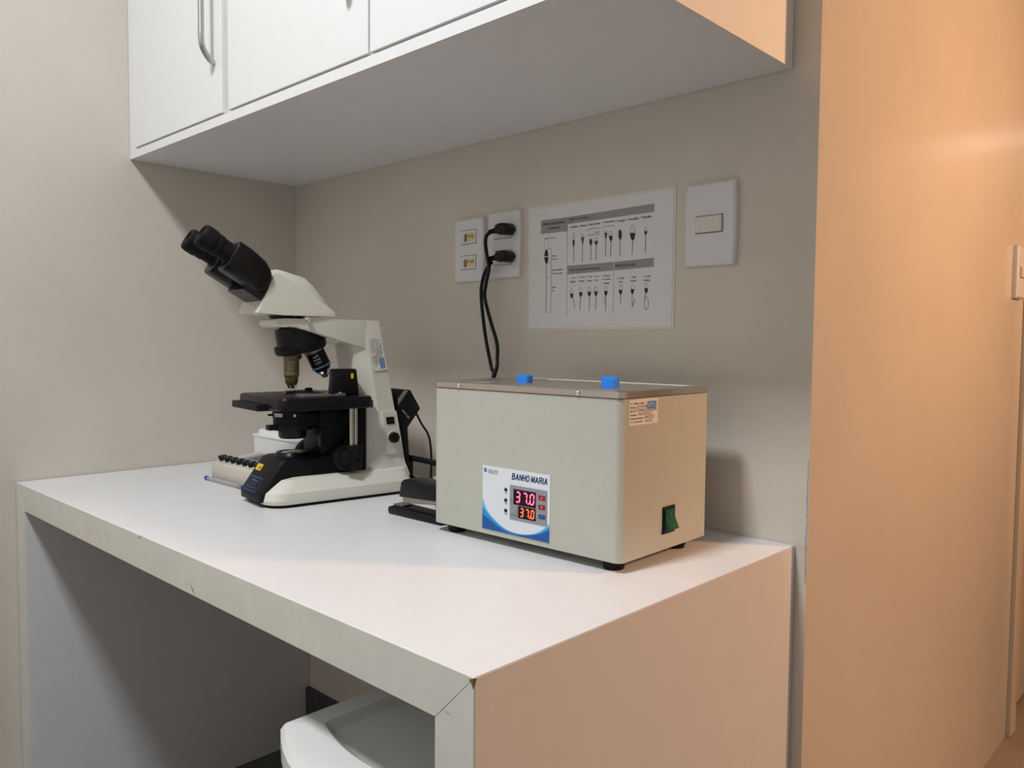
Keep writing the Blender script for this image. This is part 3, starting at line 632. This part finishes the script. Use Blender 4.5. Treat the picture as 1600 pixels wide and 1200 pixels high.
# stage
stg = rrect(-.115, .085, -.236, -.066, .016, 5)
bm = loft([[(x, y, z) for x, y in scl(stg, d_)] for d_, z in ((.003, .161), (0, .1635), (0, .178), (.0018, .1815), (.004, .182))])
stage = finish(bm, 'stage', BLACK, t, 35)
finish(prism(rrect(-.100, .024, -.252, -.205, .004, 3), .1585, .170, 'z', .001, 1), 'stage_rail', BLACKM, t, 35)
finish(prism(rrect(-.07, .055, -.085, -.052, .004, 3), .159, .172, 'z'), 'stage_bracket', BLACKM, t, 35)
# slide holder on the stage
hold = finish(box(-.05, .066, -.128, -.112, .1818, .1868, .001), 'slide_holder', GREYM, t)
finish(tube([(-.045, -.125, .185), (-.05, -.150, .185), (-.04, -.175, .185), (-.022, -.186, .185)], .0028, 8), 'clip_arm', GREYM, hold, 50)
finish(lathe([(0, .007), (.004, .007), (.0055, .005)], (-.046, -.13, .186), n=20), 'clip_pivot', BLACKM, hold, 40)
finish(box(.035, .062, -.19, -.128, .1818, .1850, .0008), 'finger', GREYM, hold)
finish(lathe([(0, .003), (.003, .003)], (.06, -.12, .186), n=14), 'holder_screw', CHROME, hold)
finish(box(-.036, .040, -.160, -.134, .1818, .1829), 'glass_slide', mat('slide_glass', (.55, .6, .6), .05, spec=.8), hold)
blk_ = finish(prism([(-.133, .181), (-.129, .2265), (-.127, .2285), (-.0885, .2285), (-.086, .226), (-.081, .181)], .038, .056, 'x', .0015, 2), 'stage_gauge_block', BLACK, t, 40)
flat([rrect(-.0975, -.0925, .2115, .2205, .0006, 2)], lambda y, z: (.0563, y, z), 'yellow_sticker', MATS['warning_yellow'], blk_)
# condenser and sub-stage
cx0 = P3(0, .181, .161)
con = finish(lathe([(0, .036), (.004, .036), (.006, .0335), (.016, .0335), (.0165, .0325), (.030, .0325), (.032, .030)], cx0, (0, 0, -1), 40), 'condenser', BLACKM, t, 40)
finish(lathe([(.0295, .030), (.030, .034), (.038, .034), (.0385, .024)], cx0, (0, 0, -1), 40), 'filter_ring', BLACK, con, 40)
finish(box(-.008, .008, -.226, -.205, .1235, .1325, .001), 'filter_tab', BLACK, con)
finish(lathe([(.038, .024), (.050, .0235), (.053, .021), (.0535, .012)], cx0, (0, 0, -1), 40), 'lower_lens_mount', BLACK, con, 40)
LABW = mat('scale_white', (.62, .62, .60), .5)
def cyl_patch(cx, cy, rad, a0, a1, z0, z1, n=8):
    bm = bmesh.new(); R_ = []
    for i in range(n+1):
        a = math.radians(a0+(a1-a0)*i/n); R_.append([bm.verts.new((cx+rad*math.cos(a), cy+rad*math.sin(a), z)) for z in (z0, z1)])
    for p_, q_ in zip(R_, R_[1:]): bm.faces.new((p_[0], q_[0], q_[1], p_[1]))
    return bm
finish(cyl_patch(0, -.181, .0338, -85, -52, .1465, .1525), 'aperture_scale', LABW, con)
for k in range(5):
    finish(cyl_patch(0, -.181, .0340, -83+k*6, -81.6+k*6, .1475, .1505, 1), 'scale_mark', INK, con)
finish(cyl_patch(0, -.181, .0338, -20, -13, .147, .1515), 'index_mark', LABW, con)
finish(tube([P3(-.006, .212, .149), P3(-.006, .222, .149)], .0018, 8, smooth=False), 'aperture_lever', BLACK, con)
sub = finish(box(-.036, .036, -.146, -.060, .080, .1605, .003), 'focus_block', BLACKM, t, 40)
finish(box(-.030, .030, -.175, -.140, .130, .152, .002), 'condenser_holder', BLACKM, t)
finish(box(.036, .046, -.150, -.138, .094, .126, .001), 'holder_catch', BLACK, sub)
for (s_, w0, w1, rr) in ((-1, .036, .090, .036), (1, .036, .062, .023)):
    zc_ = .060 if s_ < 0 else .074; sc_ = .108
    finish(lathe([(0, .012), (w1-w0-.026, .012), (w1-w0-.0255, rr*.93), (w1-w0-.022, rr), (w1-w0-.004, rr), (w1-w0, rr*.92), (w1-w0+.0005, rr*.6), (w1-w0+.010, rr*.55), (w1-w0+.011, rr*.45)], P3(s_*w0, sc_, zc_), (s_, 0, 0), 40), 'focus_knob', RUBBER, t, 35)
# stage drive rods and knobs
for s, w_, r_ in ((.0985, .060, .0042), (.0905, .060, .0034)):
    finish(lathe([(0, r_), (.070, r_)], P3(w_, s, .094), n=16), 'drive_rod', mat('rod_steel', (.55, .52, .46), .3, metal=.9), t, 40)
finish(lathe([(0, .0110), (.001, .0125), (.019, .0125), (.020, .0105), (.021, .0150), (.043, .0150), (.044, .013)], P3(.060, .0935, .0515), n=28), 'stage_knob', RUBBER, t, 35)
# head
def headring(s, zb, zsh, zt, wb, wsh, wt):
    return [P3(-wb, s, zb), P3(-wb, s, zb+.004), P3(-wsh, s, zsh), P3(-wt, s, zt), P3(wt, s, zt), P3(wsh, s, zsh), P3(wb, s, zb+.004), P3(wb, s, zb)]
rings = [headring(*c) for c in ((.1165, .3195, .325, .328, .036, .033, .020), (.1195, .319, .3285, .333, .040, .036, .021), (.140, .3185, .3405, .358, .044, .039, .021), (.152, .3185, .348, .3705, .045, .040, .022), (.168, .3185, .358, .3835, .046, .0405, .024), (.190, .3185, .371, .3885, .047, .041, .028), (.215, .3185, .3855, .3935, .048, .0415, .034))]
f2 = [Vector(v) for v in headring(.224, .3215, .3875, .3940, .048, .0415, .034)]
for v in f2:
    k = (.3940-v.z)/(.3940-.3215); v.y = -(.224+.034*k)
rings.append(f2)
bm = loft(rings); bev(bm, .0022, 2, [e for e in bm.edges if len(e.link_faces) == 2 and e.calc_face_angle(0) > .42])
head = finish(bm, 'head', CREAM, t, 22)
# binocular tubes
tl = math.radians(31); TA = Vector((0, -math.cos(tl), math.sin(tl))); TU = Vector((0, math.sin(tl), math.cos(tl))); TX = Vector((1, 0, 0))
for sd in (1, -1):
    c0 = P3(sd*.034, .2935, .4115)
    def fr3(x, a, u): return c0+TX*x*sd+TA*a+TU*u
    # prism housing: rounded block along the tube
    rings = []
    for a, k, dz in ((-.070, .45, -.009), (-.066, .66, -.007), (-.058, .84, -.005), (-.045, .96, -.002), (-.02, 1.02, 0), (0, 1.02, 0), (.0045, 1.0, 0), (.0055, .96, 0)):
        prof = rrect(-.0215*k, .0215*k, -.0300*k, .0235*k, .012*k, 5)
        rings.append([fr3(x, a, u+dz) for x, u in prof])
    ho = finish(loft(rings), 'prism_housing', BLACK, t, 40)
    finish(lathe([(.003, .0195), (.0075, .0195), (.0085, .0175)], c0, TA, 32), 'tube_collar', BLACKM, ho, 40)
    ey = finish(lathe([(.002, .0165), (.024, .0165), (.0245, .0180), (.034, .0180), (.0345, .0172), (.0365, .0172), (.037, .0192), (.0505, .0196), (.055, .0190), (.0585, .0172), (.0590, .0145), (.0560, .0120), (.0555, .0118)], c0, TA, 36), 'eyepiece', RUBBER, t, 35)
    finish(lathe([(.0545, .0125), (.0555, .009), (.0560, .0003)], c0, TA, 28), 'eye_lens', mat('eye_lens_glass', (.02, .02, .025), .05, spec=1), ey, 60)
bm = prism([(-.036, -.034), (.036, -.034), (.041, -.024), (.041, -.006), (.018, .012), (-.018, .012), (-.041, -.006), (-.041, -.024)], 0, 1, 'z'); 
for v in bm.verts:
    x, u, a = v.co; v.co = P3(0, .2935, .408)+TX*x+TU*u+TA*(-.078+a*.040)
finish(bm, 'bridge', BLACK, t)
# side control panel, switch and dial
def colside(s, z, off):
    # point on the flat right-hand side of the column
    tz = max(0, min(1, (z-.055)/(.300-.055))); wb = .047+(.038-.047)*tz; ws = .051+(.0425-.051)*tz
    sb = -.017+(.030+.017)*tz; se = .030+(.0625-.030)*tz
    k = (s-sb)/(se-sb); return P3(wb+(ws-wb)*k+off, s, z)
def colprism(P, o0, o1, name, m, par):
    A = [colside(s, z, o0) for s, z in P]; B = [colside(s, z, o1) for s, z in P]
    return finish(loft([A, B]), name, m, par)
pnl = colprism([(.031, .150), (.001, .150), (-.0125, .072), (.0265, .072)], -.004, .0028, 'lamp_panel', CREAM, t)
colprism([(.0245, .1395), (.0075, .1395), (.006, .1265), (.0230, .1265)], 0, .0042, 'lamp_switch', BLACK, pnl)
finish(lathe([(-.004, .0122), (.003, .0122), (.0032, .0105)], colside(.0105, .102, .001), (1, .05, 0), 28), 'dial_collar', CREAM, pnl, 40)
finish(lathe([(.002, .0100), (.010, .0095), (.0108, .0085)], colside(.0105, .102, .001), (1, .05, 0), 28), 'brightness_dial', BLACK, pnl, 40)
# service sticker, turned along the column
def stc(lv):
    a0 = Vector((.058, .281)); e1 = (Vector((.046, .223))-a0); e2 = (Vector((.029, .284))-a0)
    def fn(u, v):
        p = a0+e1*(u/.060)+e2*(v/.029); return colside(p.x, p.y, .0004+.00012*lv)
    return fn
bm = poly_faces([rrect(0, .060, 0, .029, .0015, 3)], lambda u, v: stc(0)(u, v)); bmesh.ops.triangulate(bm, faces=bm.faces[:])
me_ = finish(bm, 'service_sticker', STK, t)
sticker_print(stc, .060, .029, me_)

# ------------------------------------------------------------------ lamp power box behind the microscope
t = thing('power_adapter', 'black boxy power adapter with pale print and thin cord behind the microscope', 'adapter', (.540, -.143, H), math.radians(-8))
finish(prism([(.034, .04), (.038, .055), (.034, .115), (.062, .150), (.040, .186), (.016, .188), (.009, .170), (.014, .12)], -.035, .030, 'x', .003, 2), 'adapter_box', BLACK, t, 40)
t_b = t.children[0]
flat([[(.0125, .1585), (.0335, .1845), (.0255, .187), (.0115, .170)]], lambda y, z: (.0303, y, z), 'grey_label', mat('label_grey', (.20, .20, .20), .5, noise=.3, nscale=300), t_b)
text([('INPUT 100', .0, .021, 0, .0032, .02)], lambda u, v: (.0303, .0205+u*.66+v*.66, .148-u*.75+v*.6), 'lettering', WINK, t_b)
finish(tube([(.015, .055, .150), (.015, .072, .120), (.016, .088, .095), (.016, .094, .06), (.016, .094, .02), (.018, .090, .004)], .0022, 8), 'cord', BLACK, t, 60)
finish(box(-.004, .012, .012, .020, .092, .104, .001), 'connector', WHITEP, t)
# foot of the adapter down to the desk
finish(box(-.03, .02, .034, .052, 0, .05, .002), 'adapter_stand', BLACK, t)
# thick cables on the desk
tag(finish(tube([(.555, -.10, H+.056), (.60, -.092, H+.053), (.66, -.088, H+.048), (.73, -.085, H+.042), (.80, -.072, H+.030), (.86, -.045, H+.012), (.90, -.028, H+.006)], .0055, 10), 'power_cable', RUBBER, None, 60), 'thick black cable running from the microscope behind the water bath', 'cable')
tag(finish(tube([(.55, -.10, H+.020), (.60, -.10, H+.014), (.66, -.10, H+.008), (.72, -.10, H+.006), (.80, -.085, H+.006), (.90, -.068, H+.006)], .005, 10), 'power_cable', RUBBER, None, 60), 'lower black cable lying on the desk behind the stapler', 'cable')

# ------------------------------------------------------------------ stapler
t = thing('stapler', 'black desk stapler with steel magazine beside the water bath', 'stapler', (.721, -.276, H), math.radians(1))
finish(prism([(0.002, 0), (.128, 0), (.128, .012), (.030, .0135), (.012, .0145), (.001, .011)], 0, .036, 'y', .003, 3), 'base', BLACK, t, 40)
finish(box(.006, .030, .008, .028, .0135, .0158, .0008), 'anvil', GREYM, t)
finish(prism([(.030, .031), (.035, .055), (.042, .0605), (.060, .0615), (.100, .058), (.132, .050), (.132, .036), (.090, .034)], -.001, .037, 'y', .003, 3), 'handle', BLACK, t, 40)
finish(prism([(.031, .0225), (.040, .0215), (.130, .030), (.130, .037), (.031, .033)], .007, .029, 'y', .0008, 1), 'magazine', mat('dull_brass_steel', (.36, .33, .27), .35, metal=.9), t)
finish(box(.030, .0335, .010, .026, .0205, .034, .0006), 'magazine_nose', CHROME, t)
finish(prism([(.112, .010), (.132, .010), (.134, .045), (.116, .045)], .003, .033, 'y', .001, 1), 'hinge', BLACK, t)
# crumpled clear plastic behind the stapler
random.seed(9)
bm = bmesh.new(); bmesh.ops.create_icosphere(bm, subdivisions=3, radius=1)
for v in bm.verts:
    k = 1+random.uniform(-.22, .16); v.co = Vector((v.co.x*.026*k, v.co.y*.020*k, max(0, (.030+v.co.z*.032*k))))
tagp = finish(bm, 'plastic_bag', mat('crumpled_clear_plastic', (.62, .65, .70), .12, spec=.8, trans=.55, ior=1.2, noise=.2, nscale=80)); tagp.location = (.762, -.190, H)
tag(tagp, 'crumpled clear plastic bag wedged between stapler and water bath', 'plastic bag')

# ------------------------------------------------------------------ cell counter, pen, white box
t = thing('cell_counter', 'beige keyed laboratory cell counter with a row of black keys', 'cell counter', (.227, -.331, H))
CB = mat('counter_beige', (.62, .585, .50), .4, noise=.02, nscale=40, bump=.05, bscale=400)
finish(prism([(0, .002), (.0, .034), (.002, .036), (.104, .046), (.106, .044), (.106, .002)], 0, .190, 'x', .0015, 2), 'case', CB, t, 40)
zt = lambda y: .036+(y-.002)*.010/.102
for i in range(8):
    x = .0125+i*.0232; y = .0185
    kb = finish(lathe([(0, .0062), (.003, .0062), (.0035, .0085), (.0095, .0090), (.0112, .0075), (.0115, .004)], (x, y, zt(y)-.001), (0, -.1, 1), 18), 'key', BLACK, t, 40)
    finish(box(x-.0012, x+.0012, y-.0095, y-.0078, zt(y)-.0005, zt(y)+.0035), 'key_mark', WINK, kb)
finish(poly_faces([[(.030, .045, 0), (.175, .045, 0), (.175, .092, 0), (.030, .092, 0)]], lambda x, y, z: (x, y, zt(y)+.0004)), 'display_panel', mat('counter_grey_print', (.30, .30, .34), .4), t)
finish(poly_faces([[(.050, .052, 0), (.150, .052, 0), (.150, .086, 0), (.050, .086, 0)]], lambda x, y, z: (x, y, zt(y)+.0008)), 'purple_display', mat('purple_display', (.035, .03, .13), .25, noise=.3, nscale=90), t)
t = thing('ballpoint_pen', 'clear ballpoint pen with blue caps lying before the cell counter', 'pen', (.222, -.3405, H+.0042))
dv = Vector((.168, .0, 0)).normalized()
PENB = mat('pen_blue', (.02, .03, .42), .3)
finish(lathe([(.008, .0040), (.135, .0040)], (0, 0, 0), dv, 12), 'barrel', mat('pen_clear_plastic', (.60, .58, .62), .15, spec=.6, alpha=.55), t, 40)
finish(lathe([(.010, .0016), (.140, .0016)], (0, 0, 0), dv, 10), 'ink_tube', mat('pen_ink', (.10, .10, .28), .4), t, 40)
finish(lathe([(0, .0036), (.002, .0043), (.012, .0042)], (0, 0, 0), dv, 14), 'end_plug', PENB, t, 40)
finish(lathe([(.134, .0040), (.150, .0036), (.160, .0018)], (0, 0, 0), dv, 14), 'tip_cone', mat('pen_tip_grey', (.25, .24, .22), .4), t, 40)
finish(lathe([(.148, .0041), (.158, .0043), (.166, .0038)], (0, 0, 0), dv, 14), 'cap_ring', PENB, t, 40)
t = thing('plastic_box', 'white translucent plastic box with stepped lid behind the cell counter', 'box', (.135, -.195, H))
WB = mat('white_polypropylene', (.80, .81, .82), .35, noise=.01, nscale=20)
rings = [[(x, y, z) for x, y in rrect(a, .26-a, a, .12-a, .012, 4)] for a, z in ((.004, 0), (.003, .004), (0, .070))]
finish(loft(rings), 'tray', WB, t, 40)
ld = finish(loft([[(x, y, z) for x, y in rrect(a, .26-a, a, .12-a, .012, 4)] for a, z in ((-.0018, .0695), (-.0018, .0725), (-.0005, .0732), (.007, .0738), (.009, .0825), (.011, .0838))]), 'lid', WB, t, 40)

# ------------------------------------------------------------------ waste bin under the desk
t = thing('waste_bin', 'glossy white plastic waste bin with bulging lid under the desk', 'waste bin', (.937, -.597, 0))
BIN = mat('bin_white_plastic', (.74, .76, .74), .22, spec=.5, noise=.02, nscale=14)
W_, D_2, HB = .275, .30, H-.16
def bino(ins, bulge, n=12):
    P = [(ins, D_2-ins), (ins, ins+.006), (ins+.002, ins+.002)]
    for i in range(n+1):
        k = i/n; P.append((ins+.006+(W_-2*ins-.012)*k, ins-bulge*(1-(2*k-1)**2)))
    P += [(W_-ins-.002, ins+.002), (W_-ins, ins+.006), (W_-ins, D_2-ins)]
    return P
finish(loft([[(x, y, z) for x, y in bino(i_, b_)] for i_, b_, z in ((.035, .015, 0), (.034, .015, .01), (.010, .035, HB-.045), (.010, .035, HB-.022))]), 'bucket', BIN, t, 40)
finish(loft([[(x, y, z) for x, y in bino(i_, b_)] for i_, b_, z in ((.003, .038, HB-.034), (0, .040, HB-.030), (0, .040, HB-.008), (.003, .038, HB-.002), (.007, .034, HB), (.036, .018, HB-.0005), (.044, .014, HB-.010), (.050, .012, HB-.0105))]), 'lid', BIN, t, 25)
finish(box(W_/2-.04, W_/2+.04, -.075, .02, .006, .020, .004, 3), 'pedal', BLACK, t, 40)
